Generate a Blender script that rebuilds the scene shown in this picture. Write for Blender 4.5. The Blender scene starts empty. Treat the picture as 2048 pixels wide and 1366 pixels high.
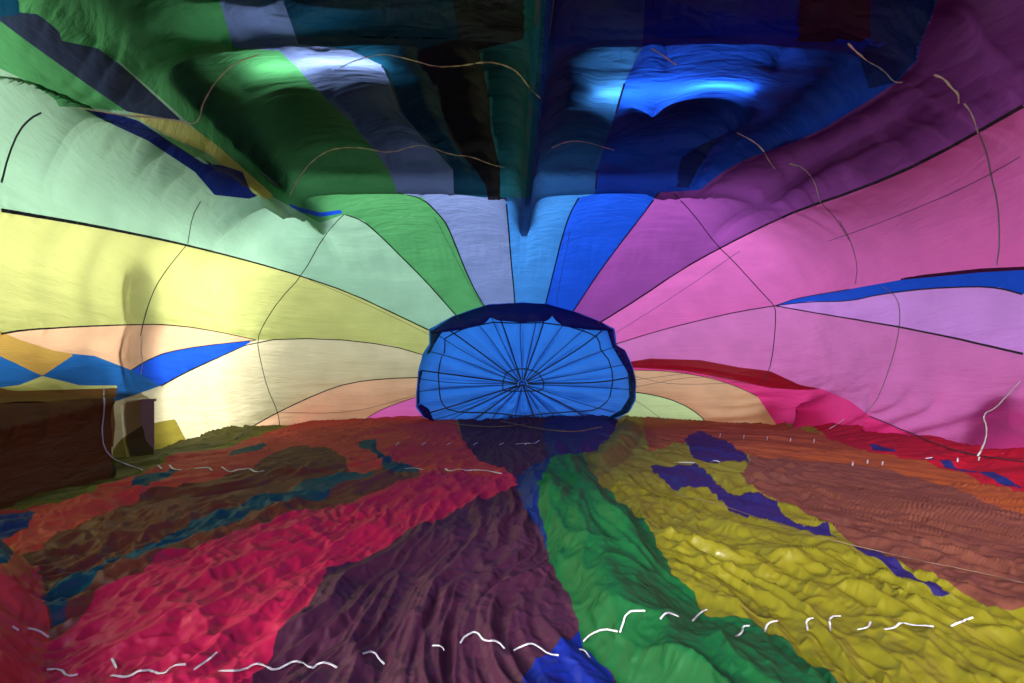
import bpy, math, random
import numpy as np
from mathutils import Vector

# ------------------------------------------------------------------ camera, sky, sun, exposure
scene = bpy.context.scene
col = scene.collection
F, CX, CY, EYE = 967.1, 1018.0, 780.0, 1.1      # focal length and vanishing point in 2048-wide pixels, eye height
cd = bpy.data.cameras.new('camera')
cd.lens = 17.0; cd.sensor_width = 36.0; cd.clip_start = 0.05; cd.clip_end = 3000
cd.shift_x = (1024 - CX) / 2048.0
cd.shift_y = (CY - 683) / 2048.0
cam = bpy.data.objects.new('camera', cd); col.objects.link(cam)
cam.location = (0, 0, EYE); cam.rotation_euler = (math.radians(90), 0, 0)
scene.camera = cam

SUN_EL, SUN_AZ = math.radians(25), math.radians(-148)   # azimuth measured from +Y (beyond the crown) towards +X
world = bpy.data.worlds.new('World'); scene.world = world; world.use_nodes = True
wn = world.node_tree.nodes; wl = world.node_tree.links; wn.clear()
sky = wn.new('ShaderNodeTexSky'); sky.sky_type = 'NISHITA'; sky.sun_disc = False
sky.sun_elevation = SUN_EL; sky.sun_rotation = SUN_AZ; sky.dust_density = 4.0; sky.air_density = 1.0; sky.ozone_density = 1.0
hs = wn.new('ShaderNodeHueSaturation'); hs.inputs['Saturation'].default_value = 0.3
bg = wn.new('ShaderNodeBackground'); bg.inputs['Strength'].default_value = 0.15
wo = wn.new('ShaderNodeOutputWorld')
wl.new(sky.outputs[0], hs.inputs['Color']); wl.new(hs.outputs[0], bg.inputs['Color']); wl.new(bg.outputs[0], wo.inputs['Surface'])
sl = bpy.data.lights.new('sun', 'SUN'); sl.energy = 0.5; sl.angle = math.radians(10); sl.color = (1.0, 0.95, 0.88)
so = bpy.data.objects.new('sun', sl); col.objects.link(so)
sd = Vector((math.sin(SUN_AZ) * math.cos(SUN_EL), math.cos(SUN_AZ) * math.cos(SUN_EL), math.sin(SUN_EL)))
so.rotation_euler = sd.to_track_quat('Z', 'Y').to_euler(); so.location = (0, 30, 40)

vs = scene.view_settings
vs.view_transform = 'Standard'; vs.look = 'None'; vs.gamma = 1.0; vs.use_curve_mapping = False; vs.exposure = 2.0
cy = scene.cycles
cy.max_bounces = 10; cy.diffuse_bounces = 6; cy.glossy_bounces = 3; cy.transmission_bounces = 6; cy.transparent_max_bounces = 6
cy.sample_clamp_indirect = 8.0; cy.use_denoising = True

rng = np.random.default_rng(7)
random.seed(7)

# ------------------------------------------------------------------ noise
TAB = [rng.random((256, 256)) for _ in range(24)]
def vnoise(x, y, s=0):
    t = TAB[s % 24]; ix = np.floor(x).astype(int); iy = np.floor(y).astype(int)
    fx = x - ix; fy = y - iy; fx = fx * fx * (3 - 2 * fx); fy = fy * fy * (3 - 2 * fy)
    a = t[ix & 255, iy & 255]; b = t[(ix + 1) & 255, iy & 255]; c = t[ix & 255, (iy + 1) & 255]; d = t[(ix + 1) & 255, (iy + 1) & 255]
    return (a * (1 - fx) + b * fx) * (1 - fy) + (c * (1 - fx) + d * fx) * fy
def tnoise(x, y, s=0):
    """piecewise linear noise on a triangle lattice: flat facets with sharp creases"""
    t = TAB[s % 24]; k = (x + y) * 0.366; u = x + k; v = y + k
    iu = np.floor(u).astype(int); iv = np.floor(v).astype(int); fu = u - iu; fv = v - iv
    h00 = t[iu & 255, iv & 255]; h11 = t[(iu + 1) & 255, (iv + 1) & 255]
    h10 = t[(iu + 1) & 255, iv & 255]; h01 = t[iu & 255, (iv + 1) & 255]
    return np.where(fu > fv, h00 * (1 - fu) + h10 * (fu - fv) + h11 * fv, h00 * (1 - fv) + h01 * (fv - fu) + h11 * fu)
def ridge(x, y, s=0):
    return 1 - np.abs(2 * vnoise(x, y, s) - 1)
def sstep(a, b, x):
    t = np.clip((x - a) / (b - a), 0, 1); return t * t * (3 - 2 * t)
def smax(a, b, k):
    h = np.maximum(k - np.abs(a - b), 0) / k
    return np.maximum(a, b) + h * h * k * 0.25

# ------------------------------------------------------------------ the inflated body as an implicit surface
WLk = np.array([[-4, 2.2], [-1, 3.0], [2, 4.3], [4.1, 5.05], [5.9, 5.55], [8.5, 6.15], [11.8, 6.9], [20, 7.4]])
WRk = np.array([[-4, 2.4], [-1, 3.6], [2, 5.2], [5.9, 6.6], [9.7, 7.2], [13, 8.0], [20, 8.6]])
CROSS = [-2.85, 1.4, 5.65, 9.9, 13.4]
LONG = [-8.2, -4.6, 0.37, 5.2, 9.2]
def pillow(t, ks):
    out = np.zeros_like(t)
    for a, b in zip(ks[:-1], ks[1:]):
        u = np.clip((t - a - 0.1) / (b - a - 0.2), 0, 1)
        m = (t >= a) & (t < b)
        out[m] = ((4 * u * (1 - u)) ** 0.55)[m]
    return out
def ceiling(X, Y):
    side = sstep(6.2, 4.9, X) * sstep(-6.6, -5.4, X)
    p = pillow(Y, CROSS) * (0.25 + 0.75 * pillow(X, LONG)) * side + (1 - side) * 0.35
    q = 0.35 * pillow(X, LONG) * sstep(12.6, 10.5, Y) * side
    amp = 0.72 * sstep(13.3, 10.0, Y)
    fall = 0.17 * np.maximum(Y - 11.4, 0) ** 1.7
    near = 0.2 * np.maximum(1.2 - Y, 0) + 0.42 * np.exp(-np.hypot((X - 2.22) * 0.8, Y - 7.45) / 0.30)
    keel = np.exp(-np.maximum(np.abs(X - 0.37) - 0.07, 0) / 0.11) + np.exp(-np.maximum(np.abs(X + 4.6) - 0.07, 0) / 0.13)
    return 5.1 + amp * p * 0.8 + q * 0.35 - fall - near - 0.30 * keel * sstep(12.1, 11.6, Y)
def body(X, Y, Z):
    wl_ = np.interp(Y, WLk[:, 0], WLk[:, 1]); wr_ = np.interp(Y, WRk[:, 0], WRk[:, 1])
    bench = sstep(6.15, 5.85, Y) * sstep(1.16, 1.02, Z) * 0.72
    box = sstep(6.75, 6.95, Y) * sstep(7.95, 7.75, Y) * sstep(1.06, 0.98, Z) * 0.22
    dl = -X - (wl_ - bench - box - 0.10 * (Z - 1.8) ** 2 * 0.6)
    mound = 0.62 * np.exp(-((Y - 11.9) / 0.6) ** 2) * sstep(1.15, 0.6, Z)
    dr = X - (wr_ - mound - 0.09 * (Z - 1.7) ** 2)
    dc = Z - ceiling(X, Y)
    db = Y - (15.35 - 0.02 * (X - 0.4) ** 2 - 0.05 * (Z - 1.5) ** 2)
    g = smax(dl, dc, 2.2); g = smax(g, smax(dr, dc, 2.6), 0.3)
    g = smax(g, db, 2.4)
    g = smax(g, -(Z + 0.15), 0.15)
    return g
AX = 1.6                                            # height of the axis the rings are cast from
def solve(O, D, lo=0.2, hi=18.0, it=19):
    a = np.full(len(O), lo); b = np.full(len(O), hi)
    for _ in range(it):
        m = 0.5 * (a + b); P = O + D * m[:, None]
        s = body(P[:, 0], P[:, 1], P[:, 2]) > 0
        b = np.where(s, m, b); a = np.where(s, a, m)
    return O + D * (0.5 * (a + b))[:, None]
def cast(px, py):
    """first crossing of sight lines from the mouth with the smooth body"""
    px = np.atleast_1d(np.asarray(px, float)); py = np.atleast_1d(np.asarray(py, float))
    D = np.stack([(px - CX) / F, np.ones_like(px), (CY - py) / F], 1); O = np.tile([0, 0, EYE], (len(px), 1)).astype(float)
    ts = np.linspace(0.5, 17, 320); hit = np.full(len(px), 17.0); done = np.zeros(len(px), bool)
    for t0, t1 in zip(ts[:-1], ts[1:]):
        P = O + D * t1; s = (body(P[:, 0], P[:, 1], P[:, 2]) > 0) & ~done
        hit[s] = t0; done |= s
    a = hit.copy(); b = hit + (ts[1] - ts[0])
    for _ in range(16):
        m = 0.5 * (a + b); P = O + D * m[:, None]; s = body(P[:, 0], P[:, 1], P[:, 2]) > 0
        b = np.where(s, m, b); a = np.where(s, a, m)
    return O + D * a[:, None]
def proj(P):
    y = np.maximum(P[:, 1], 0.5)
    return np.stack([CX + F * P[:, 0] / y, CY - F * (P[:, 2] - EYE) / y], 1)

# ------------------------------------------------------------------ materials
MATS = {}
def lin(c):
    return tuple(((v / 255) / 12.92 if v / 255 <= 0.04045 else ((v / 255 + 0.055) / 1.055) ** 2.4) for v in c)
# dye: colour of the cloth by reflected light, colour by light shining through (sRGB)
DYE = {
    'mint': ((90, 155, 90), (168, 216, 184)),
    'lime': ((176, 182, 66),  (200, 208, 130)),
    'cream': ((176, 160, 84), (216, 210, 172)),
    'peach': ((200, 138, 86),  (228, 188, 150)),
    'pink': ((216, 40, 112),   (236, 124, 208)),
    'rose': ((164, 22, 66),   (230, 80, 140)),
    'floorblue': ((14, 30, 126),   (24, 60, 190)),
    'shaded_sky':      ((20, 74, 124),   (34, 104, 180)),  # sky blue cloth darkened for the shade at the ledge
    'shaded_yellow':   ((146, 116, 40),  (190, 156, 78)),  # yellow drape with the ledge shade painted into the colour
    'slate':     ((40, 52, 64),    (54, 68, 92)),
    'magenta':   ((214, 26, 104),  (236, 72, 150)),
    'mauve': ((196, 60, 140),  (226, 136, 208)),
    'lilac':     ((176, 110, 200), (232, 162, 250)),
    'purple': ((80, 22, 86),   (170, 84, 178)),
    'royal': ((16, 26, 100),   (30, 92, 236)),
    'sky': ((26, 46, 100),   (70, 150, 236)),
    'lavender': ((40, 70, 104), (136, 156, 212)),
    'green': ((18, 92, 48),   (94, 178, 110)),
    'greenlit_blue': ((30, 108, 118),   (50, 140, 160)),  # blue cloth with greenish bounce light mixed into the colour
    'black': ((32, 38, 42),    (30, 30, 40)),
    'navy':      ((18, 32, 92),    (24, 44, 120)),
    'crimson':   ((140, 12, 30),   (140, 14, 34)),
    'brown': ((96, 44, 34),   (112, 66, 40)),
    'shade_brown': ((136, 94, 38),   (104, 72, 32)),  # yellow cloth with the shadow over the cabinet put into its colour
    'maroon': ((52, 14, 42),    (60, 14, 44)),
    'plum': ((64, 28, 50),    (60, 28, 54)),
    'coral': ((176, 52, 48),   (220, 90, 80)),
    'orange': ((166, 84, 30),   (220, 120, 50)),
    'rust': ((128, 62, 28),   (170, 90, 40)),
    'pinklit_yellow': ((94, 52, 42),   (170, 100, 90)),  # yellow cloth, pink light from the right wall painted in
    'yellow': ((106, 100, 20),  (206, 196, 70)),
    'indigo': ((34, 26, 84),   (40, 34, 120)),
    'emerald': ((17, 78, 40),   (60, 170, 90)),
    'petrol': ((14, 58, 80),    (20, 80, 110)),
    'palegreen': ((170, 200, 120), (216, 240, 176)),
    'ventblue': ((24, 80, 190),  (54, 136, 248)),
    'olive': ((92, 86, 28),  (140, 130, 50)),
}
def fabric(dye, floor=False, roof=False):
    key = dye + ('_floor' if floor else '_roof' if roof else '')
    if key in MATS: return MATS[key]
    R, T = DYE[dye]
    m = bpy.data.materials.new('ripstop_nylon_' + key); m.use_nodes = True
    nt = m.node_tree; n = nt.nodes; l = nt.links; n.clear()
    out = n.new('ShaderNodeOutputMaterial')
    tc = n.new('ShaderNodeTexCoord'); mp = n.new('ShaderNodeMapping'); l.new(tc.outputs['Object'], mp.inputs['Vector'])
    nz = n.new('ShaderNodeTexNoise'); l.new(mp.outputs[0], nz.inputs['Vector'])
    bp = n.new('ShaderNodeBump')
    if floor:
        mp.inputs['Scale'].default_value = (6, 4, 5); nz.inputs['Scale'].default_value = 1.6; nz.inputs['Detail'].default_value = 5
        nz.inputs['Distortion'].default_value = 0.8; nz.noise_type = 'RIDGED_MULTIFRACTAL'; nz.inputs['Detail'].default_value = 3
        bp.inputs['Strength'].default_value = 0.8; bp.inputs['Distance'].default_value = 0.022
    else:
        mp.inputs['Scale'].default_value = (2.2, 9, 5) if roof else (0.9, 2.6, 13); nz.inputs['Scale'].default_value = 1.0; nz.inputs['Detail'].default_value = 4
        nz.inputs['Distortion'].default_value = 0.5
        bp.inputs['Strength'].default_value = 0.9 if roof else 0.45; bp.inputs['Distance'].default_value = 0.06 if roof else 0.05
    l.new(nz.outputs['Fac'], bp.inputs['Height'])
    nz2 = n.new('ShaderNodeTexNoise'); nz2.inputs['Scale'].default_value = 1.3; nz2.inputs['Detail'].default_value = 6; l.new(tc.outputs['Object'], nz2.inputs['Vector'])
    mr = n.new('ShaderNodeMapRange'); mr.inputs['From Min'].default_value = 0.3; mr.inputs['From Max'].default_value = 0.7
    mr.inputs['To Min'].default_value = 0.9; mr.inputs['To Max'].default_value = 1.06; l.new(nz2.outputs['Fac'], mr.inputs['Value'])
    def tint(c):
        mx = n.new('ShaderNodeVectorMath'); mx.operation = 'SCALE'; mx.inputs[0].default_value = c; l.new(mr.outputs[0], mx.inputs['Scale']); return mx.outputs[0]
    d = n.new('ShaderNodeBsdfDiffuse'); l.new(tint(lin(R)), d.inputs['Color']); l.new(bp.outputs[0], d.inputs['Normal'])
    t = n.new('ShaderNodeBsdfTranslucent'); l.new(tint(lin(T)), t.inputs['Color']); l.new(bp.outputs[0], t.inputs['Normal'])
    mx = n.new('ShaderNodeMixShader'); mx.inputs[0].default_value = 0.08 if floor else 0.55; l.new(d.outputs[0], mx.inputs[1]); l.new(t.outputs[0], mx.inputs[2])
    g = n.new('ShaderNodeBsdfGlossy'); g.inputs['Roughness'].default_value = 0.38 if floor else 0.45; g.inputs['Color'].default_value = (0.9, 0.9, 0.9, 1); l.new(bp.outputs[0], g.inputs['Normal'])
    fr = n.new('ShaderNodeLayerWeight'); fr.inputs['Blend'].default_value = 0.25; l.new(bp.outputs[0], fr.inputs['Normal'])
    sc_ = n.new('ShaderNodeMapRange'); sc_.inputs['To Min'].default_value = 0.05 if floor else 0.012; sc_.inputs['To Max'].default_value = 0.06 if floor else 0.03; l.new(fr.outputs['Facing'], sc_.inputs['Value'])
    mx2 = n.new('ShaderNodeMixShader'); l.new(sc_.outputs[0], mx2.inputs[0]); l.new(mx.outputs[0], mx2.inputs[1]); l.new(g.outputs[0], mx2.inputs[2])
    l.new(mx2.outputs[0], out.inputs['Surface'])
    MATS[key] = m
    return m
def plain(name, c, rough=0.7, noise=0.15, metal=0.0, emit=None):
    if name in MATS: return MATS[name]
    m = bpy.data.materials.new(name); m.use_nodes = True; nt = m.node_tree; n = nt.nodes; l = nt.links
    b = n['Principled BSDF']; b.inputs['Roughness'].default_value = rough; b.inputs['Metallic'].default_value = metal
    if emit:
        b.inputs['Emission Color'].default_value = (*emit[0], 1); b.inputs['Emission Strength'].default_value = emit[1]
    tc = n.new('ShaderNodeTexCoord'); nz = n.new('ShaderNodeTexNoise'); nz.inputs['Scale'].default_value = 6; nz.inputs['Detail'].default_value = 6
    l.new(tc.outputs['Object'], nz.inputs['Vector'])
    mr = n.new('ShaderNodeMapRange'); mr.inputs['To Min'].default_value = 1 - noise; mr.inputs['To Max'].default_value = 1 + noise; l.new(nz.outputs['Fac'], mr.inputs['Value'])
    mx = n.new('ShaderNodeVectorMath'); mx.operation = 'SCALE'; mx.inputs[0].default_value = c[:3]; l.new(mr.outputs[0], mx.inputs['Scale']); l.new(mx.outputs[0], b.inputs['Base Color'])
    MATS[name] = m
    return m

# ------------------------------------------------------------------ object helpers
def tag(o, label=None, cat=None, group=None, kind=None):
    for k, v in (('label', label), ('category', cat), ('group', group), ('kind', kind)):
        if v: o[k] = v
    return o
def empty(name, loc):
    o = bpy.data.objects.new(name, None); o.location = loc; col.objects.link(o); return o
def mesh_obj(name, V, Fc, mat, parent=None, normals=None, smooth=True):
    V = np.asarray(V, np.float32)
    if parent is not None:
        V = V - np.array(parent_world(parent), np.float32)
    me = bpy.data.meshes.new(name)
    if isinstance(Fc, np.ndarray):
        nf, k = Fc.shape
        me.vertices.add(len(V)); me.vertices.foreach_set('co', V.ravel())
        me.loops.add(nf * k); me.loops.foreach_set('vertex_index', Fc.astype(np.int32).ravel())
        me.polygons.add(nf); me.polygons.foreach_set('loop_start', np.arange(0, nf * k, k, dtype=np.int32))
        me.polygons.foreach_set('loop_total', np.full(nf, k, np.int32))
        me.update(calc_edges=True)
    else:
        me.from_pydata(V.tolist(), [], Fc); me.update()
    if smooth: me.polygons.foreach_set('use_smooth', np.ones(len(me.polygons), bool))
    if normals is not None: me.normals_split_custom_set_from_vertices(normals.tolist())
    me.materials.append(mat)
    o = bpy.data.objects.new(name, me); col.objects.link(o)
    if parent is not None: o.parent = parent
    return o
def parent_world(p):
    v = Vector(p.location)
    while p.parent: p = p.parent; v += Vector(p.location)
    return v
class MB:
    def __init__(s): s.v = []; s.f = []
    def box(s, a, b):
        i = len(s.v); x0, y0, z0 = a; x1, y1, z1 = b
        s.v += [(x0, y0, z0), (x1, y0, z0), (x1, y1, z0), (x0, y1, z0), (x0, y0, z1), (x1, y0, z1), (x1, y1, z1), (x0, y1, z1)]
        s.f += [tuple(i + k for k in q) for q in ((0, 3, 2, 1), (4, 5, 6, 7), (0, 1, 5, 4), (1, 2, 6, 5), (2, 3, 7, 6), (3, 0, 4, 7))]
        return s
    def lathe(s, c, prof, n=28, axis='z'):
        i = len(s.v); m = len(prof)
        for k in range(n):
            a = 2 * math.pi * k / n
            for r, h in prof:
                if axis == 'z': s.v.append((c[0] + r * math.cos(a), c[1] + r * math.sin(a), c[2] + h))
                elif axis == 'x': s.v.append((c[0] + h, c[1] + r * math.cos(a), c[2] + r * math.sin(a)))
                else: s.v.append((c[0] + r * math.cos(a), c[1] + h, c[2] + r * math.sin(a)))
        for k in range(n):
            for j in range(m - 1):
                a, b = i + k * m + j, i + ((k + 1) % n) * m + j
                s.f.append((a, b, b + 1, a + 1))
        return s
    def build(s, name, mat, parent=None, smooth=False): return mesh_obj(name, s.v, s.f, mat, parent, smooth=smooth)
def tube(P, r, n=6):
    P = np.asarray(P, float); T = np.gradient(P, axis=0); T /= np.linalg.norm(T, axis=1)[:, None] + 1e-9
    up = np.where(np.abs(T[:, 2:3]) > 0.9, [[1.0, 0, 0]], [[0, 0, 1.0]]); A = np.cross(T, up); A /= np.linalg.norm(A, axis=1)[:, None]; B = np.cross(T, A)
    an = np.linspace(0, 2 * math.pi, n, endpoint=False)
    V = (P[:, None] + r * (np.cos(an)[None, :, None] * A[:, None] + np.sin(an)[None, :, None] * B[:, None])).reshape(-1, 3)
    Fc = []
    for i in range(len(P) - 1):
        for k in range(n):
            a, b = i * n + k, i * n + (k + 1) % n; Fc.append((a, b, b + n, a + n))
    return V, Fc

# ------------------------------------------------------------------ the ground and the hall round the balloon
M_CONC = plain('concrete', (0.22, 0.215, 0.20), 0.85)
M_WOOD = plain('dark_roof_boards', (0.055, 0.045, 0.04), 0.8)
M_STEEL = plain('painted_steel', (0.10, 0.11, 0.12), 0.5)
M_WALL = plain('plaster', (0.55, 0.52, 0.46), 0.9)
g = mesh_obj('ground', [(-400, -400, -0.2), (400, -400, -0.2), (400, 400, -0.2), (-400, 400, -0.2)], [(0, 1, 2, 3)], M_CONC)
tag(g, kind='structure')
hall = empty('hall', (0, 4, -0.2))
tag(hall, 'dark roofed hall whose beams press down on the inflated balloon', 'hall')
MB().box((-7.6, -0.1, 6.2), (9.2, 9.65, 6.4)).build('roof', M_WOOD, hall)
def ibeam(a, b, along):
    m = MB(); x0, y0, z0 = a; x1, y1, z1 = b
    if along == 'x':
        yc = (y0 + y1) / 2
        m.box((x0, y0, z0), (x1, y1, z0 + 0.03)); m.box((x0, yc - 0.01, z0 + 0.03), (x1, yc + 0.01, z1 - 0.03)); m.box((x0, y0, z1 - 0.03), (x1, y1, z1))
    else:
        xc = (x0 + x1) / 2
        m.box((x0, y0, z0), (x1, y1, z0 + 0.03)); m.box((xc - 0.01, y0, z0 + 0.03), (xc + 0.01, y1, z1 - 0.03)); m.box((x0, y0, z1 - 0.03), (x1, y1, z1))
    return m
for yb in CROSS[1:4]:
    ibeam((-7.5, yb - 0.1, 5.52), (9.1, yb + 0.1, 6.19), 'x').build('cross_beam', M_STEEL, hall)
for xb, ye in ((-4.6, 11.75), (0.37, 11.75), (5.2, 6.3)):
    ibeam((xb - 0.09, -0.1, 5.06 if xb < 5 else 5.30), (xb + 0.09, ye, 5.43), 'y').build('long_beam', M_STEEL, hall)
for xb in (-7.28, 8.88):
    for yb in CROSS[1:3]:
        MB().box((xb - 0.15, yb - 0.15, 0), (xb + 0.15, yb + 0.15, 6.19)).build('column', M_STEEL, hall)
# left wall: sill wall, window bars and a pillar close behind the cloth
MB().box((-6.4, 1.2, -0.2), (-6.2, 6.4, 1.8)).build('sill_wall', M_WALL, hall)
for yb in (4.55, 5.75):
    MB().box((-6.35, yb - 0.06, 1.25), (-6.25, yb + 0.06, 4.6)).build('window_bar', M_WALL, hall)
MB().box((-6.33, 1.2, 2.3), (-6.27, 6.6, 2.4)).build('window_bar', M_WALL, hall)
MB().box((-6.75, 7.3, -0.2), (-6.3, 7.75, 3.3)).build('pillar', M_WALL, hall)
MB().box((-7.58, 1.3, 5.2), (-7.46, 9.4, 6.19)).build('shading_board', M_WOOD, hall)  # unseen board, added to keep side light off the ceiling cloth
MB().box((9.05, 1.3, 5.0), (9.18, 8.6, 6.19)).build('shading_board', M_WOOD, hall)  # unseen board, added to darken the upper right cloth

# ------------------------------------------------------------------ balloon
balloon = empty('hot_air_balloon', (0, 0, 0))
tag(balloon, 'rainbow coloured hot air balloon envelope lying half inflated, seen from inside', 'hot air balloon')

# rings of the body
YB = 10.0
rows = []
y = -1.1
while y < YB:
    rows.append(('b', y))
    y += min(max(y * y * 4.0 / (F * 4.0), 0.02), 0.07) if y > 1.5 else 0.12
NC = 110
for i in range(NC + 1):
    rows.append(('c', 90.0 * (i / NC) * 0.985))
NA = 880
al = np.radians(np.linspace(-38, 218, NA))
O = []; D = []
ca, sa = np.cos(al), np.sin(al)
for kind, v in rows:
    if kind == 'b':
        O.append(np.stack([np.full(NA, 0.2), np.full(NA, v), np.full(NA, AX)], 1)); D.append(np.stack([ca, np.zeros(NA), sa], 1))
    else:
        f = math.radians(v)
        O.append(np.stack([np.full(NA, 0.2), np.full(NA, YB), np.full(NA, AX)], 1)); D.append(np.stack([ca * math.cos(f), np.full(NA, math.sin(f)), sa * math.cos(f)], 1))
O = np.concatenate(O); D = np.concatenate(D)
W = solve(O, D)
NR = len(rows)
idx = np.arange(NR * NA).reshape(NR, NA)
q = np.stack([idx[:-1, :-1], idx[:-1, 1:], idx[1:, 1:], idx[1:, :-1]], -1).reshape(-1, 4)
WT = np.concatenate([q[:, [0, 1, 2]], q[:, [0, 2, 3]]])
def vnormals(V, T):
    fn = np.cross(V[T[:, 1]] - V[T[:, 0]], V[T[:, 2]] - V[T[:, 0]])
    N = np.zeros_like(V)
    for k in range(3):
        for a in range(3): N[:, a] += np.bincount(T[:, k], fn[:, a], len(V))
    return N / (np.linalg.norm(N, axis=1)[:, None] + 1e-12)

def ext(p, k=14.0):
    return (CX + (p[0] - CX) * k, CY + (p[1] - CY) * k)
def arr(L): return np.array(L, float)
# seams, traced outward from the crown
S13 = [(1000, 770), (830, 795), (790, 808), (750, 825), (715, 850), (690, 870)]
S12 = [(1000, 770), (838, 755), (770, 757), (700, 765), (640, 785), (560, 822), (500, 855), (470, 880), (430, 910)]
S1b = [(1000, 770), (848, 710), (780, 690), (650, 676), (512, 680), (420, 722), (360, 750), (320, 772), (240, 800), (0, 860)]
S1a = [(1000, 770), (848, 710), (780, 690), (650, 676), (512, 680), (430, 662), (350, 650), (290, 648), (150, 653), (40, 660), (0, 668)]
S2 = [(1000, 770), (862, 662), (800, 632), (700, 585), (604, 552), (500, 522), (375, 490), (250, 464), (125, 440), (0, 420)]
S3 = [(1010, 765), (920, 640), (890, 605), (850, 560), (800, 510), (760, 470), (725, 440), (690, 428), (640, 446), (548, 395), (470, 330), (380, 248), (290, 168), (205, 92), (102, 0)]
S4 = [(1020, 765), (972, 617), (955, 590), (935, 550), (915, 500), (895, 450), (880, 430), (845, 395), (795, 385), (785, 358), (775, 337), (750, 302), (719, 267), (701, 242), (680, 225), (650, 195), (617, 162), (594, 134), (559, 102), (467, 95), (439, 0)]
S5 = [(1035, 765), (1030, 612), (1027, 570), (1022, 520), (1017, 450), (1012, 395), (908, 388), (906, 340), (880, 310), (840, 270), (805, 225), (785, 176), (763, 130), (700, 100), (597, 88), (566, 0)]
S6 = [(1055, 765), (1090, 612), (1108, 540), (1125, 470), (1140, 425), (1157, 395), (1190, 388), (1193, 344), (1210, 290), (1232, 225), (1249, 165), (1285, 95), (1290, 0)]
S7 = [(1065, 765), (1145, 625), (1190, 555), (1230, 500), (1280, 435), (1318, 385), (1401, 380), (1418, 365), (1450, 341), (1489, 320), (1538, 302), (1587, 285), (1647, 257), (1699, 225), (1745, 197), (1791, 165), (1833, 123), (1840, 91), (1875, 0)]
S8 = [(1080, 770), (1195, 648), (1280, 595), (1360, 540), (1440, 495), (1560, 435), (1640, 405), (1700, 385), (1800, 345), (1880, 305), (1960, 260), (2048, 210)]
S9a = [(1080, 770), (1230, 688), (1320, 660), (1400, 640), (1480, 622), (1550, 611), (1590, 597), (1640, 588), (1700, 578), (1800, 560), (1960, 545), (2048, 540)]
S9b = [(1080, 770), (1230, 688), (1320, 660), (1400, 640), (1480, 622), (1550, 611), (1640, 627), (1750, 645), (1850, 663), (1950, 685), (2048, 708)]
S10 = [(1080, 770), (1258, 728), (1300, 728), (1400, 735), (1500, 752), (1600, 776), (1640, 777), (1700, 802), (1740, 832), (1800, 857), (1880, 893), (1950, 912), (2048, 925)]
S11 = [(1080, 772), (1268, 740), (1340, 742), (1420, 755), (1480, 775), (1515, 793), (1545, 800), (1565, 850), (1575, 900)]
S14 = [(1080, 775), (1262, 783), (1310, 790), (1360, 805), (1400, 830), (1412, 846), (1425, 900)]
def between(a, b): return list(a) + [ext(a[-1])] + [ext(b[-1])] + list(b[::-1])
SEAMS = [S13, S12, S1b, S1a, S2, S3[:8], S4[:8], S5[:6], S6[:6], S7, S8, S9a, S9b, S10[:8], S11[:6], S14]

DW = np.full(len(W), 1e9)                            # distance to the nearest seam, metres
PW = proj(W)
def segdist(P, L, closed=False):
    L = arr(L); A = L; B = np.roll(L, -1, 0)
    if not closed: A, B = A[:-1], B[:-1]
    d = np.full(len(P), 1e18); x = np.ascontiguousarray(P[:, 0]); y = np.ascontiguousarray(P[:, 1])
    for (ax, ay), (bx, by) in zip(A, B):
        ux, uy = bx - ax, by - ay; ex = x - ax; ey = y - ay
        t = np.clip((ex * ux + ey * uy) / (ux * ux + uy * uy + 1e-12), 0, 1)
        ex -= t * ux; ey -= t * uy
        np.minimum(d, ex * ex + ey * ey, out=d)
    return np.sqrt(d)
for s in SEAMS: DW = np.minimum(DW, segdist(PW, s))
DC = np.full(len(W), 1e9)
for s in (S3[7:], S4[8:], S5[6:], S6[6:], S7[5:], [(835, 119), (870, 169), (884, 218), (898, 267), (926, 313), (954, 344), (972, 372), (976, 390)], [(1000, 386), (991, 299), (979, 197), (957, 100)], [(1380, 372), (1420, 300), (1500, 240), (1560, 120)], [(1308, 232), (1340, 160), (1330, 100)]): DC = np.minimum(DC, segdist(PW, s))
DC *= np.maximum(W[:, 1], 0.5) / F
DW *= np.maximum(W[:, 1], 0.5) / F
NW = vnormals(W, WT)
cen = np.array([0.2, 7.0, 1.6])
if ((cen - W) * NW).sum() < 0: WT = WT[:, ::-1].copy(); NW = -NW      # pointing inward
disp = -0.10 * (1 - np.exp(-DW / 0.3))
X, Y, Z = W.T
top = sstep(3.9, 4.8, Z); lat = 1 - top
disp -= 0.24 * (1 - np.exp(-DC / 0.25)) * sstep(4.6, 5.0, Z) * sstep(10.2, 9.6, Y)
# ripples
rip = 0.03 * (vnoise(X * 0.8 + 5, Y * 6 + Z * 6, 1) - 0.5) * top + 0.015 * (vnoise(X * 1.6, Y * 15 + Z * 15, 2) - 0.5) * top
rip += lat * (0.022 * (vnoise(Y * 0.7 + X * 0.5, Z * 6, 3) - 0.5) + 0.010 * (vnoise(Y * 1.5 + X, Z * 14 + 0.6 * Y, 4) - 0.5))
rip += 0.03 * np.exp(-np.minimum(DW, DC) / 0.16) * (ridge(Y * 9 + X * 3, DW * 2 + Z, 13) - 0.5)
gath = np.zeros(len(W))
for yb in CROSS:
    gath = np.maximum(gath, np.exp(-np.abs(Y - yb) / 0.55))
gath *= top
rip += gath * 0.06 * (ridge(X * 5 + 0.8 * vnoise(X * 2, Y * 2, 8), Y * 0.7, 5) - 0.5) + gath * 0.025 * (ridge(X * 13, Y * 1.5, 6) - 0.5)
glx = np.zeros(len(W))
for xb in (-4.6, 0.37, 5.2): glx = np.maximum(glx, np.exp(-np.abs(X - xb) / 0.4))
rip += glx * top * 0.05 * (ridge(Y * 5, X * 0.8, 7) - 0.5)
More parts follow.
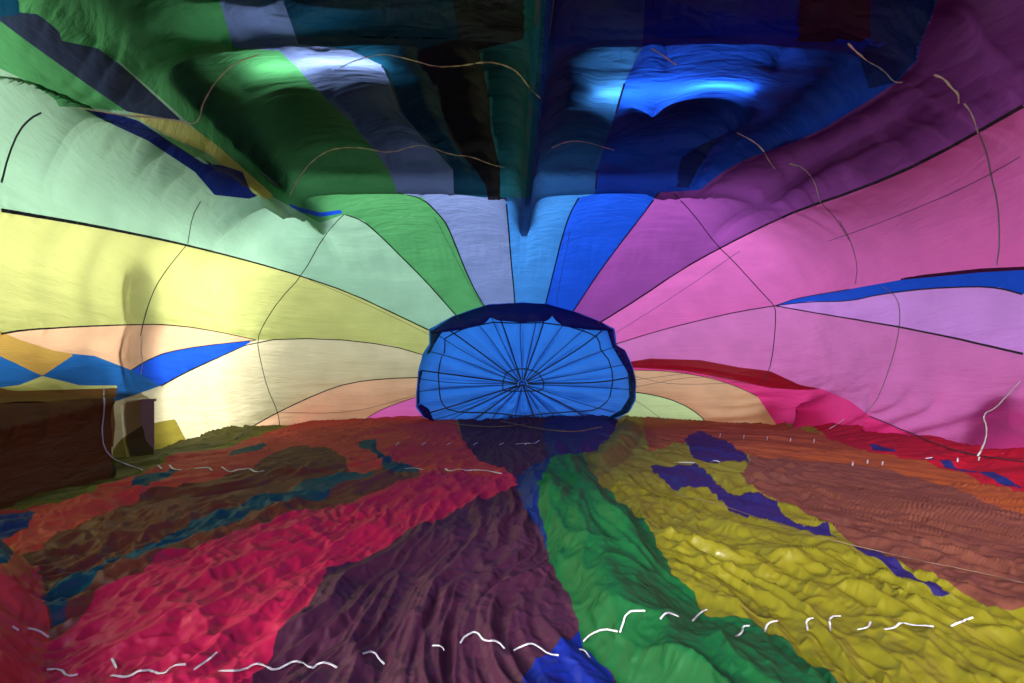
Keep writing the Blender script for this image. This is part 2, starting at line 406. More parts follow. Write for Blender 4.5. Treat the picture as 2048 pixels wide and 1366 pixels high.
# sags across the bays (loose cloth under the roof)
rip += top * sstep(11.5, 9.5, Y) * (0.24 * (ridge(Y * 1.7 + 0.7 * vnoise(X, Y, 9), X * 0.6, 10) - 0.5) + 0.10 * (ridge(Y * 4.2 + vnoise(X * 2, Y, 9), X * 1.1, 12) - 0.5))
# creased lower right wall
cr = sstep(5.5, 6.5, X) * sstep(1.6, 0.6, Z)
rip += cr * 0.15 * (ridge(Y * 1.2, Z * 3.2 + Y * 0.9, 11) - 0.5)
lb = sstep(-4.0, -4.4, X) * sstep(1.2, 0.9, Z) * sstep(7.5, 6, Y)
rip += lb * 0.035 * (tnoise(Y * 3, Z * 3, 12) - 0.5)
disp += rip
prox = np.zeros(len(W))
for yb in CROSS: prox = np.maximum(prox, np.exp(-np.maximum(np.abs(Y - yb) - 0.1, 0) / 0.2))
for xb in (-4.6, 0.37, 5.2): prox = np.maximum(prox, np.exp(-np.maximum(np.abs(X - xb) - 0.1, 0) / 0.2))
disp = np.where(disp < 0, disp * (1 - 0.85 * prox * top), disp)
taut = np.maximum(sstep(0.9, 0.3, np.abs(Y - 7.2)) * sstep(0.9, 1.4, X) * sstep(4.4, 3.9, X), 0.8 * sstep(0.9, 0.3, np.abs(Y - 6.9)) * sstep(-4.2, -3.8, X) * sstep(-1.2, -1.6, X)) * top
disp *= 1 - 0.92 * taut
W = W + NW * disp[:, None]

# ------------------------------------------------------------------ cutting a sheet into panels along traced outlines
def sdf(P, poly):
    poly = arr(poly); d = segdist(P, poly, True)
    ins = np.zeros(len(P), bool); x, y = P.T; n = len(poly)
    for i in range(n):
        x1, y1 = poly[i]; x2, y2 = poly[(i + 1) % n]
        if y1 == y2: continue
        c = ((y1 > y) != (y2 > y)) & (x < (x2 - x1) * (y - y1) / (y2 - y1) + x1)
        ins ^= c
    return np.where(ins, d, -d)
def cut(V, Pp, T, polys):
    """split triangles T along each outline in turn; returns vertices, screen points and one triangle list per outline plus the rest"""
    res = []; rest = T
    for poly in polys:
        lo = arr(poly).min(0) - 2; hi = arr(poly).max(0) + 2
        fl_ = np.zeros(len(V), bool); fl_[rest.ravel()] = True; used = np.nonzero(fl_)[0]; pu = Pp[used]
        near = ((pu >= lo) & (pu <= hi)).all(1)
        s = np.full(len(V), -1e6); cand = used[near]
        if len(cand): s[cand] = sdf(Pp[cand], poly)
        s[s == 0] = 1e-6
        sp_ = (s > 0).astype(np.int8); cnt = sp_[rest[:, 0]] + sp_[rest[:, 1]] + sp_[rest[:, 2]]
        full = rest[cnt == 3]; none = rest[cnt == 0]; mix = rest[(cnt > 0) & (cnt < 3)]
        # triangles partly outside the bounding box count by a clamped distance
        ins = [full]; outs = [none]
        if len(mix):
            pm = s[mix] > 0; c = pm.sum(1)
            lone = np.where(c == 1, np.argmax(pm, 1), np.argmin(pm, 1))
            r = np.arange(len(mix)); A = mix[r, lone]; B = mix[r, (lone + 1) % 3]; C = mix[r, (lone + 2) % 3]
            E = np.concatenate([np.stack([A, B], 1), np.stack([A, C], 1)]); Es = np.sort(E, 1)
            key, inv = np.unique(Es[:, 0].astype(np.int64) * 100000000 + Es[:, 1], return_inverse=True)
            a = key // 100000000; b = key % 100000000
            sa_, sb_ = np.maximum(s[a], -60), np.maximum(s[b], -60)
            t = (sa_ / (sa_ - sb_))[:, None]; t = np.clip(t, 0.02, 0.98)
            base = len(V)
            V = np.concatenate([V, V[a] * (1 - t) + V[b] * t]); Pp = np.concatenate([Pp, Pp[a] * (1 - t) + Pp[b] * t])
            iAB = base + inv[:len(mix)]; iAC = base + inv[len(mix):]
            tri = np.stack([A, iAB, iAC], 1); q1 = np.stack([iAB, B, C], 1); q2 = np.stack([iAB, C, iAC], 1)
            one = c == 1
            ins += [tri[one], q1[~one], q2[~one]]; outs += [tri[~one], q1[one], q2[one]]
        res.append(np.concatenate(ins)); rest = np.concatenate(outs)
    return V, Pp, res + [rest]
def components(T2, n):
    lab = np.arange(n); a, b, c = (np.ascontiguousarray(T2[:, k]) for k in range(3))
    while True:
        m = np.minimum(np.minimum(lab[a], lab[b]), lab[c]); new = lab.copy()
        for k in (a, b, c): np.minimum.at(new, k, m)
        for _ in range(4): new = new[new]
        if (new == lab).all(): return lab[a]
        lab = new
def emit_panels(V, N, tris, specs, floor):
    """one mesh per connected panel; slivers join the panel they touch"""
    big, small = [], []
    for k, T in enumerate(tris):
        if len(T) == 0: continue
        u, inv = np.unique(T, return_inverse=True); T2 = inv.reshape(-1, 3)
        fl = components(T2, len(u)); ids, counts = np.unique(fl, return_counts=True)
        for c_, n_ in zip(ids, counts):
            (big if n_ > 900 or n_ == counts.max() else small).append([k, T[fl == c_]])
    owner = np.full(len(V), -1)
    for i, (k, T) in enumerate(big): owner[T.ravel()] = i
    while small:
        left = []
        for k, T in small:
            o = owner[T.ravel()]; o = o[o >= 0]
            if len(o): i = np.bincount(o).argmax(); big[i].append(T); owner[T.ravel()] = i
            else: left.append([k, T])
        if len(left) == len(small): break
        small = left
    done = set()
    for item in big:
        k = item[0]; T = np.concatenate(item[1:])
        if specs[k] is None: continue
        name, dye, label = specs[k]
        u, inv = np.unique(T, return_inverse=True)
        o = mesh_obj(name, V[u], inv.reshape(-1, 3), fabric(dye, floor, (not floor) and V[u, 2].mean() > 4.6), balloon, N[u])
        if label and k not in done: o['label'] = label; done.add(k)

VENT = [(862, 660), (905, 636), (975, 612), (1045, 608), (1092, 610), (1150, 626), (1200, 646), (1225, 660), (1230, 692), (1247, 702), (1262, 735), (1268, 760), (1267, 800), (1256, 822), (1225, 838), (1130, 843), (960, 843), (880, 842), (850, 833), (836, 815), (836, 790), (840, 745), (850, 708), (862, 690)]
vc = arr(VENT).mean(0)
BIG = 14
wall = [
    (None, [tuple(vc + (arr(p) - vc) * 0.985) for p in VENT]),
    # left of the slanting beam
    (('accent_panel', 'petrol', None), [(-3000, -2200), (-900, -900), (37, 0), (39, 25), (49, 28), (0, 35), (-2600, -800)]),
    (('accent_panel', 'slate', 'dark slate stripe beside the slanting ceiling beam'), [(-2600, -800), (0, 35), (49, 28), (81, 32), (119, 63), (123, 81), (197, 97), (246, 134), (310, 192), (365, 242), (253, 223), (169, 165), (56, 84), (0, 42), (-2400, -500)]),
    (('roof_panel', 'green', None), [(-2400, -500), (0, 42), (56, 84), (169, 165), (253, 223), (158, 214), (118, 213), (109, 197), (60, 165), (0, 137), (-2000, -300)]),
    (('accent_panel', 'royal', None), [(565, 403), (600, 415), (640, 425), (680, 420), (690, 426), (640, 434), (600, 424)]),
    (('accent_panel', 'navy', 'navy stripe below the slanting ceiling beam'), [(158, 214), (246, 232), (278, 242), (337, 281), (408, 327), (443, 330), (485, 344), (502, 383), (530, 401), (429, 390), (390, 344), (295, 281), (204, 239)]),
    (('roof_panel', 'lime', None), [(253, 224), (365, 243), (380, 251), (436, 292), (499, 348), (548, 392), (530, 401), (502, 383), (492, 351), (467, 337), (443, 330), (422, 309), (351, 278), (302, 253)]),
    (('roof_panel', 'green', None), [(-900, -900), (37, 0), (39, 25), (74, 28), (119, 63), (123, 81), (197, 97), (246, 134), (365, 243), (380, 250), (290, 168), (205, 92), (102, 0), (-700, -900)]),
    # roof, right of the slanting beam
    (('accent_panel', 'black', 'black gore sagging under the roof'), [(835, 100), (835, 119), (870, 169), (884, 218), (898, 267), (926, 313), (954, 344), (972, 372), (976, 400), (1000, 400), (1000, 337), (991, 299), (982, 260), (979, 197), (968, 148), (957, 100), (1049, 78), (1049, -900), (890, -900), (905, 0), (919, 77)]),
    (('roof_panel', 'petrol', None), S5[6:] + [ext((566, 0)), (905, -4000), (890, -900), (905, 0), (919, 77), (835, 100), (835, 119), (870, 169), (884, 218), (898, 267), (926, 313), (954, 344), (972, 372), (976, 396)]),
    (('roof_panel', 'greenlit_blue', None), [(1000, 396), (1000, 337), (991, 299), (982, 260), (979, 197), (968, 148), (957, 100), (1049, 78), (1049, -4000), (1330, -4000), (1092, 0), (1078, 200), (1060, 385), (1058, 397)]),
    (('accent_panel', 'navy', None), [(1351, 377), (1362, 316), (1400, 290), (1450, 268), (1420, 300), (1395, 340), (1378, 377)]),
    (('roof_panel', 'maroon', None), [(1594, 84), (1741, 84), (1741, 0), ext((1741, 0)), ext((1594, 0)), (1594, 0)]),
    (('roof_panel', 'navy', None), [(1731, 88), (1835, 88), (1829, 123), (1787, 165), (1738, 178), (1720, 120)]),
    (('roof_panel', 'navy', None), [(1741, 88), (1838, 91), (1872, 0), ext((1875, 0)), ext((1741, 0)), (1741, 0)]),
    # right side folds and spikes
    (('accent_panel', 'royal', 'long blue spike in the pink side wall'), [(1550, 611), (1590, 597), (1640, 588), (1700, 578), (1800, 560), (1960, 545), (2048, 540), ext((2048, 540)), ext((2048, 588)), (2048, 588), (2000, 575), (1950, 572), (1850, 577), (1760, 588), (1700, 602), (1620, 603)]),
    (('fold_panel', 'maroon', None), [(1690, 580), (1740, 566), (1850, 549), (1960, 537), (2048, 533), ext((2048, 533)), ext((2048, 540)), (2048, 540), (1960, 545), (1800, 560)]),  # dark band paints the shade below the overhanging pink cloth
    (('side_panel', 'lilac', None), [(1550, 611), (1620, 603), (1700, 602), (1760, 588), (1850, 577), (1950, 572), (2000, 575), (2048, 588), ext((2048, 588)), ext((2048, 708)), (2048, 708), (1950, 685), (1850, 663), (1750, 645), (1640, 627)]),
    (('fold_panel', 'crimson', 'pink fold beside the crown, its shaded underside painted dark red'), [(1256, 724), (1300, 717), (1400, 720), (1480, 735), (1540, 742), (1600, 770), (1645, 778), (1600, 780), (1540, 776), (1450, 757), (1370, 742), (1265, 735)]),  # dark red stands in for shade under a pink fold
    (('crown_panel', 'palegreen', None), [(1080, 775), (1262, 783), (1310, 790), (1360, 805), (1400, 830), (1412, 850), (1425, 920), (1200, 920)]),
    (('crown_panel', 'peach', None), [(1080, 772), (1268, 740), (1340, 742), (1420, 755), (1480, 775), (1515, 793), (1540, 830), (1560, 860), (1580, 930), (1300, 930)]),
    (('side_panel', 'magenta', None), [(1080, 772), (1258, 730), (1370, 742), (1450, 757), (1540, 776), (1600, 780), (1645, 778), (1700, 802), (1740, 832), (1800, 857), (1880, 893), (1950, 912), (2048, 925), ext((2048, 925)), ext((2048, 1100)), (1560, 940), (1400, 900)]),
    # left side drapes and spikes
    (('accent_panel', 'royal', 'blue spike in the yellow side wall'), [(512, 680), (420, 722), (360, 750), (320, 772), (285, 750), (262, 740), (290, 722), (330, 705), (400, 692)]),
    (('accent_panel', 'shaded_sky', 'blue diamond draped over the ledge'), [(85, 752), (150, 710), (190, 712), (245, 735), (262, 740), (285, 750), (262, 746), (248, 760), (236, 771), (160, 771)]),
    (('accent_panel', 'shaded_sky', None), [(85, 752), (40, 770), (0, 775), (-2500, 790), (-2500, 500), (0, 712)]),
    (('drape_panel', 'shaded_yellow', None), [(85, 752), (0, 712), (-2500, 500), (-2500, 300), (0, 662), (40, 680), (110, 702), (150, 708)]),
    (('drape_panel', 'lime', None), [(0, 775), (40, 770), (85, 752), (160, 771), (236, 771), (236, 776), (0, 783), (-2500, 830), (-2500, 790)]),
    (('drape_panel', 'shade_brown', 'yellow cloth hanging over the low cabinet, shade painted into its colour'), [(-2500, 830), (0, 783), (236, 776), (232, 830), (226, 900), (215, 990), (150, 1060), (0, 1130), (-3000, 2500)]),
    (('drape_panel', 'olive', None), [(285, 850), (350, 838), (372, 880), (420, 920), (300, 990), (200, 1100), (215, 990), (226, 900), (240, 880)]),
    (('side_panel', 'peach', None), [(512, 680), (400, 692), (330, 705), (290, 722), (262, 740), (190, 712), (150, 708), (110, 702), (40, 680), (0, 662), (-2500, 300)] + [ext((0, 668))] + S1a[:3:-1]),
    # crown gores
    (('crown_panel', 'pink', None), S13 + [(600, 1000), (1000, 1000)]),
    (('crown_panel', 'peach', None), S12 + [(300, 1000)] + [(600, 1000)] + S13[::-1]),
    (('side_panel', 'cream', None), S1b + [ext((0, 860)), ext((0, 1300)), (0, 1300), (300, 1000)] + S12[::-1]),
    (('side_panel', 'lime', None), between(S1a, S2)),
    (('side_panel', 'mint', None), between(S2, S3)),
    (('roof_panel', 'green', None), between(S3, S4)),
    (('roof_panel', 'lavender', None), between(S4, S5)),
    (('roof_panel', 'sky', None), between(S5, S6)),
    (('roof_panel', 'royal', None), between(S6, S7)),
    (('side_panel', 'purple', None), between(S7, S8)),
    (('side_panel', 'pink', None), between(S8, S9a)),
    (('side_panel', 'mauve', None), between(S9b, S10)),
]
rest_wall = ('side_panel', 'cream', None)
PW = proj(W)
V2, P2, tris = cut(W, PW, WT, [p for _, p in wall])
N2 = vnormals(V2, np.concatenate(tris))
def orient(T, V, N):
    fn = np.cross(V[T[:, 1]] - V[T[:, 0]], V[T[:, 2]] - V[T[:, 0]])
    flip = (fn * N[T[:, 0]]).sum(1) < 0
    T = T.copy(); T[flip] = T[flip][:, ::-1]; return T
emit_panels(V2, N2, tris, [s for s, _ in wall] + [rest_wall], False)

# ------------------------------------------------------------------ the slack cloth on the floor
def floor_height(x, y, px=None):
    vx, vy = 0.4, 15.8
    an = np.arctan2(x - vx, vy - y + 0.3) * 9.0; r = np.hypot(x - vx, vy - y)
    w1 = vnoise(x * 0.9, y * 0.9, 13) - 0.5; w2 = vnoise(x * 0.9 + 40, y * 0.9, 14) - 0.5
    an = an + 0.35 * w1; r = r + 0.5 * w2
    f1 = vnoise(x * 2.3, y * 2.3, 18) - 0.5; f2 = vnoise(x * 2.3 + 17, y * 2.3, 19) - 0.5
    rt = lambda a, b, k: np.abs(2 * tnoise(a, b, k) - 1)
    amp = 0.55 + 0.9 * vnoise(x * 0.7 + 11, y * 0.7, 12)
    patch = sstep(0.35, 0.75, vnoise(x * 0.8 + 3, y * 0.8 + 8, 9))
    rg = lambda a, b, k: (1 - rt(a, b, k)) ** 1.7
    fine = 0.15 + 0.85 * sstep(7.5, 3.8, np.hypot(x, y))
    h = 0.035 * ridge(an * 0.9, r * 0.15, 15)
    h += amp * 0.065 * rg(an * 1.7 + f1 * 0.35, r * 0.17 + f2 * 0.3, 17)
    h += amp * 0.070 * rg(an * 4.0 + f2 * 0.5, r * 0.42 + f1 * 0.5, 16)
    h += 0.058 * rg(an * 9.0 + f1 * 0.9, r * 0.95 + f2 * 0.8, 21) * (0.5 + 0.5 * fine)
    h += 0.034 * fine * rg(an * 18 + f2 * 1.8, r * 2.2 + f1 * 1.6, 10)
    h += (0.12 + patch) * 0.045 * rg(x * 4.4 + f1 * 1.2, y * 3.4 + f2 * 1.2, 20)
    h += (0.4 + patch) * 0.022 * fine * rg(x * 11 + f2 * 2, y * 8 + f1 * 2, 22)
    h += 0.006 * fine * fine * rg(x * 26 + f2 * 4, y * 20 + f1 * 4, 14)
    return h * 0.76
FY = [-1.2]
while FY[-1] < 15.9:
    y = FY[-1]
    FY.append(y + (0.06 if y < 1.2 else min(max(y * y * 1.9 / 1063, 0.0055), 0.04)))
FY = np.array(FY); NFR = len(FY)
NF = 820
FX = np.zeros((NFR, NF))
for i, y in enumerate(FY):
    wl_ = np.interp(y, WLk[:, 0], WLk[:, 1]) + 0.25; wr_ = np.interp(y, WRk[:, 0], WRk[:, 1]) + 0.25
    k = 1.25 * max(y, 1.3); xl = max(-wl_ * 0.97, -k); xr = min(wr_ * 0.97, k)
    FX[i] = np.concatenate([np.linspace(-wl_, xl, 50, endpoint=False), np.linspace(xl, xr, NF - 100), np.linspace(xr, wr_, 51)[1:]])
fx = FX.ravel(); fy = np.repeat(FY, NF)
fz = floor_height(fx, fy)
# panels of the floor, first match wins; lift = how far the cloth is heaped along its edge
floor_p = [
    (('floor_panel', 'petrol', None), [(-1500, 1060), (0, 1092), (22, 1112), (18, 1140), (0, 1160), (-1500, 1240)], 0.22),
    (('floor_panel', 'orange', None), [(-1500, 1060), (0, 1090), (23, 1102), (50, 1133), (77, 1152), (60, 1172), (0, 1180), (-1500, 1260)], 0.22),
    (('floor_panel', 'coral', 'coral heap of cloth at the near left corner'), [(-1500, 1060), (0, 1090), (23, 1102), (50, 1133), (77, 1152), (92, 1163), (96, 1225), (96, 1283), (89, 1341), (80, 1500), (0, 3000), (-3000, 6000), (-6000, 3000)], 0.22),
    (('floor_panel', 'navy', None), [(-900, 1180), (0, 1046), (77, 1040), (38, 1067), (0, 1078), (-900, 1250)], 0),
    (('floor_panel', 'petrol', None), [(246, 978), (285, 957), (347, 940), (362, 946), (300, 967), (254, 983)], 0),
    (('floor_panel', 'petrol', None), [(445, 914), (465, 902), (490, 896), (530, 884), (535, 890), (487, 904)], 0),
    (('floor_panel', 'petrol', None), [(717, 882), (753, 876), (753, 898), (784, 917), (838, 932), (838, 944), (772, 940), (761, 917), (738, 898), (718, 894)], 0.05),
    (('floor_panel', 'petrol', 'long blue zigzag stripe across the brown and pink floor cloth'), [(100, 1210), (127, 1167), (196, 1148), (216, 1133), (277, 1106), (327, 1079), (393, 1048), (470, 1025), (520, 1002), (601, 971), (651, 948), (700, 943), (745, 945), (745, 954), (690, 970), (635, 1006), (539, 1025), (462, 1063), (370, 1094), (339, 1113), (246, 1140), (208, 1144), (185, 1183), (146, 1206), (127, 1244), (100, 1275)], 0.03),
    (('floor_panel', 'brown', None), [(96, 1283), (154, 1260), (169, 1225), (208, 1187), (270, 1171), (308, 1136), (347, 1117), (416, 1098), (500, 1067), (554, 1056), (640, 1030), (680, 1017), (749, 986), (795, 960), (845, 948), (830, 936), (795, 934), (761, 934), (722, 950), (690, 965), (635, 1000), (539, 1020), (462, 1058), (370, 1090), (246, 1135), (180, 1150), (120, 1180), (96, 1240)], 0),
    (('floor_panel', 'coral', None), [(480, 880), (560, 860), (700, 780), (900, 780), (918, 860), (926, 878), (945, 898), (957, 913), (1003, 928), (1015, 944), (838, 944), (700, 946), (690, 915), (660, 895), (600, 888), (540, 900)], 0),
    (('floor_panel', 'brown', None), [(40, 1125), (120, 1075), (210, 1030), (350, 975), (500, 932), (560, 892), (640, 886), (700, 908), (700, 946), (690, 970), (635, 1006), (520, 1006), (400, 1048), (300, 1098), (216, 1135), (196, 1150), (127, 1170), (100, 1215), (96, 1225), (92, 1163)], 0),
    (('floor_panel', 'rose', None), [(89, 1341), (96, 1283), (154, 1260), (169, 1225), (208, 1187), (270, 1171), (308, 1136), (347, 1117), (416, 1098), (500, 1067), (554, 1056), (640, 1030), (680, 1017), (749, 986), (795, 960), (845, 944), (1015, 944), (1034, 955), (1034, 975), (1007, 982), (919, 1017), (865, 1052), (799, 1071), (784, 1086), (742, 1109), (695, 1125), (685, 1133), (651, 1148), (635, 1179), (616, 1221), (574, 1237), (558, 1275), (539, 1302), (508, 1366), (400, 1700), (0, 4000), (-1500, 4000), (0, 1800)], 0.03),
    (('floor_panel', 'indigo', None), [(1085, 860), (1110, 780), (1250, 780), (1230, 860), (1195, 900), (1165, 905), (1100, 917), (1090, 890)], 0.05),
    (('floor_panel', 'navy', None), [(1100, 917), (1057, 932), (1034, 955), (1036, 986), (1050, 1025), (1077, 1056), (1092, 1090), (1104, 1133), (1090, 1060), (1078, 1010), (1075, 970), (1090, 945)], 0.16),
    (('floor_panel', 'floorblue', None), [(1040, 1420), (1050, 1366), (1065, 1314), (1134, 1275), (1154, 1250), (1170, 1283), (1219, 1340), (1260, 1420), (1500, 3000), (1040, 3000)], 0),
    (('floor_panel', 'emerald', 'green swath of cloth heaped in a long ridge'), [(1165, 905), (1100, 917), (1057, 932), (1034, 955), (1036, 986), (1050, 1025), (1077, 1056), (1092, 1090), (1104, 1133), (1138, 1183), (1146, 1229), (1165, 1283), (1219, 1337), (1238, 1366), (1300, 1500), (2000, 4000), (4200, 4000), (1800, 1470), (1672, 1366), (1641, 1341), (1587, 1302), (1533, 1271), (1483, 1256), (1417, 1225), (1394, 1202), (1348, 1160), (1335, 1137), (1312, 1094), (1281, 1044), (1250, 1013), (1219, 990), (1192, 963), (1177, 940)], 0.2),
    (('floor_panel', 'olive', None), [(1195, 900), (1230, 860), (1250, 838), (1280, 850), (1285, 875), (1250, 920), (1215, 950), (1192, 963), (1177, 940), (1165, 905)], 0.14),
    (('floor_panel', 'plum', 'dark plum cloth in the middle of the floor'), [(900, 780), (1110, 780), (1085, 860), (1100, 917), (1057, 932), (1034, 955), (1036, 986), (1050, 1025), (1077, 1056), (1092, 1090), (1104, 1133), (1138, 1183), (1146, 1229), (1165, 1283), (1219, 1337), (1238, 1366), (1300, 1500), (2000, 4000), (0, 4000), (400, 1700), (508, 1366), (539, 1302), (558, 1275), (574, 1237), (616, 1221), (635, 1179), (651, 1148), (685, 1133), (695, 1125), (742, 1109), (784, 1086), (799, 1071), (865, 1052), (919, 1017), (1007, 982), (1034, 975), (1034, 955), (1015, 944), (1003, 928), (957, 913), (945, 898), (926, 878)], 0),
    (('floor_panel', 'indigo', None), [(1367, 878), (1398, 863), (1425, 873), (1460, 886), (1475, 902), (1490, 904), (1500, 929), (1425, 927), (1390, 923), (1379, 902)], 0.02),
    (('floor_panel', 'indigo', 'jagged dark blue stripe tapering across the yellow floor cloth'), [(1303, 928), (1348, 931), (1390, 929), (1406, 940), (1433, 963), (1460, 988), (1517, 994), (1552, 1006), (1564, 1025), (1610, 1048), (1652, 1050), (1668, 1071), (1718, 1102), (1810, 1160), (1860, 1190), (1895, 1217), (1950, 1240), (1864, 1206), (1810, 1179), (1752, 1144), (1668, 1106), (1641, 1086), (1594, 1060), (1548, 1033), (1494, 1036), (1448, 1009), (1433, 994), (1417, 979), (1348, 975), (1310, 945)], 0.0),
    (('floor_panel', 'navy', None), [(1848, 923), (1864, 918), (1918, 936), (2048, 970), (2600, 1110), (2600, 1140), (2048, 978), (1925, 944)], 0),
    (('floor_panel', 'navy', None), [(1733, 888), (1760, 889), (1800, 903), (1780, 906)], 0),
    (('floor_panel', 'crimson', None), [(1560, 800), (1670, 810), (1850, 850), (2048, 870), (3500, 1150), (3500, 1500), (2048, 1000), (1930, 950), (1840, 925), (1760, 908), (1660, 880)], 0.05),
    (('floor_panel', 'rust', None), [(1280, 800), (1420, 790), (1520, 790), (1575, 850), (1600, 860), (1670, 875), (1760, 905), (1840, 925), (1930, 950), (2048, 995), (3500, 1500), (3500, 1900), (2048, 1034), (1890, 975), (1790, 940), (1690, 928), (1500, 910), (1420, 870), (1300, 905), (1290, 870)], 0.03),
    (('floor_panel', 'pinklit_yellow', None), [(1500, 910), (1690, 928), (1790, 940), (1890, 975), (2048, 1034), (3500, 1800), (4200, 3000), (2100, 1260), (1980, 1235), (1900, 1200), (1700, 1080), (1640, 1040), (1560, 1000), (1510, 985), (1480, 960), (1500, 929)], 0),
    (('floor_panel', 'olive', None), [(-3000, 1480), (-900, 1180), (0, 1025), (115, 1005), (270, 946), (350, 908), (440, 890), (560, 855), (560, 760), (0, 850), (-3000, 1100)], 0),
    (('floor_panel', 'coral', None), [(-3000, 1500), (-900, 1190), (0, 1030), (115, 1010), (270, 950), (350, 912), (455, 894), (580, 850), (700, 800), (900, 800), (910, 850), (640, 890), (560, 896), (500, 935), (350, 978), (210, 1036), (120, 1080), (40, 1128), (0, 1100), (-1500, 1300)], 0.06),
]
rest_floor = ('floor_panel', 'yellow', 'broad yellow cloth spread over the right of the floor')
base = np.stack([fx, fy, np.full_like(fx, fz.mean())], 1)
PF = proj(base)
lift = np.zeros(len(fx))
for sp, poly, hgt in floor_p:
    if hgt > 0:
        lo = arr(poly).min(0); hi = arr(poly).max(0); m = ((PF >= lo) & (PF <= hi)).all(1)
        s = np.full(len(fx), -1.0); s[m] = sdf(PF[m], poly); s *= np.maximum(fy, 0.5) / F
        lift = np.maximum(lift, hgt * sstep(-0.02, 0.22, s))
lift *= 0.8 + 0.5 * vnoise(fx * 1.5, fy * 1.5, 23)
# the cloth rises where it meets the walls
wlf = np.interp(fy, WLk[:, 0], WLk[:, 1]) - 0.72 * sstep(6.15, 5.85, fy); wrf = np.interp(fy, WRk[:, 0], WRk[:, 1])
edge = np.minimum(np.minimum(wlf + fx, wrf - fx), 15.3 - fy)
bank = 0.22 * sstep(1.0, -0.1, edge) * np.where(fx < 0, 0.0 + 0.5 * sstep(8, 12, fy), 1.0)
PF = proj(np.stack([fx, fy, fz.mean() + 0.9 * lift + bank - 0.02], 1))
FV = np.stack([fx, fy, fz + lift + bank - 0.02], 1)
idx = np.arange(NFR * NF).reshape(NFR, NF)
q = np.stack([idx[:-1, :-1], idx[:-1, 1:], idx[1:, 1:], idx[1:, :-1]], -1).reshape(-1, 4)
FT = np.concatenate([q[:, [0, 1, 2]], q[:, [0, 2, 3]]])
jx = (tnoise(fx * 5, fy * 5, 1) - 0.5) * 0.04 + (tnoise(fx * 14, fy * 14, 2) - 0.5) * 0.02
jy = (tnoise(fx * 5 + 31, fy * 5, 3) - 0.5) * 0.04 + (tnoise(fx * 14 + 31, fy * 14, 4) - 0.5) * 0.02
PF = proj(np.stack([fx + jx, np.maximum(fy + jy, 0.5), fz.mean() + 0.9 * lift + bank - 0.02], 1))
V3, P3, trf = cut(FV, PF, FT, [p for _, p, _ in floor_p])
N3 = vnormals(V3, np.concatenate(trf)); N3 *= np.sign(N3[:, 2:3])
trf = [orient(t, V3, N3) if len(t) else t for t in trf]
emit_panels(V3, N3, trf, [s for s, _, _ in floor_p] + [rest_floor], True)

# ------------------------------------------------------------------ parachute vent in the crown
VCX, VCY = 1045.0, 768.0
vent = empty('parachute_vent', (0.4, 15.0, 1.3)); vent.parent = balloon
vent['label'] = 'round blue parachute vent closing the crown'
ends_z = [(965, 250), (1075, 255), (1120, 255), (1290, 290), (1440, 320), (1560, 335), (1680, 455), (1740, 590), (1775, 685), (1790, 785), (1600, 930), (1415, 985), (1215, 995), (1130, 1002), (1050, 1005), (905, 1010), (740, 1005), (610, 1000), (430, 1010), (350, 990), (250, 960), (170, 800), (200, 700), (215, 640), (240, 490), (320, 360), (390, 320), (610, 290), (735, 235), (790, 245)]
ends = [(800 + x / 3.938, 580 + y / 3.938) for x, y in ends_z]
angs = sorted(math.atan2(VCY - y, x - VCX) % (2 * math.pi) for x, y in ends)
def rim(a):
    dx, dy = math.cos(a), -math.sin(a); best = 1e9
    for (x1, y1), (x2, y2) in zip(VENT, VENT[1:] + VENT[:1]):
        ex, ey = x2 - x1, y2 - y1; den = dx * ey - dy * ex
        if abs(den) < 1e-9: continue
        t = ((x1 - VCX) * ey - (y1 - VCY) * ex) / den; u = ((x1 - VCX) * dy - (y1 - VCY) * dx) / den
        if t > 0 and -1e-6 <= u <= 1 + 1e-6: best = min(best, t)
    return best
_aa = np.linspace(0, 2 * math.pi, 181); _rr = np.array([rim(a) for a in _aa]) * 1.03
_dep = np.minimum.reduce([cast(VCX + np.cos(_aa) * _rr * k, VCY - np.sin(_aa) * _rr * k)[:, 1] for k in (0.93, 1.0, 1.05)])
_dep = np.where(_dep < 13.2, 14.6, _dep)
for _ in range(4): _dep = (np.roll(_dep[:-1], 1) + _dep[:-1] * 2 + np.roll(_dep[:-1], -1)) / 4; _dep = np.append(_dep, _dep[0])
def rim_depth(a): return float(np.interp(a % (2 * math.pi), _aa, _dep)) - 0.16
def back(px, py, Yv): return (np.array([(px - CX) / F * Yv, Yv, EYE + (CY - py) / F * Yv]))
def vent_pt(a, rho, off=0.0):
    R = rim(a) * 1.0; k = 0
    # slack between neighbouring cords
    i = np.searchsorted(angs, a % (2 * math.pi)); a0 = angs[i - 1] if i > 0 else angs[-1] - 2 * math.pi; a1 = angs[i] if i < len(angs) else angs[0] + 2 * math.pi
    u = ((a % (2 * math.pi)) - a0) / (a1 - a0)
    R2 = R * rho
    sag = 0.10 * math.sin(math.pi * min(max(u, 0), 1)) * math.sin(math.pi * min(rho, 1)) * (a1 - a0) / 0.25
    e = rho ** 2; Yv = 15.15 * (1 - e) + rim_depth(a) * e + min(sag, 0.14) + off
    x = VCX + math.cos(a) * R2; y = VCY - math.sin(a) * R2
    return back(x, y, Yv)
NRV = 26
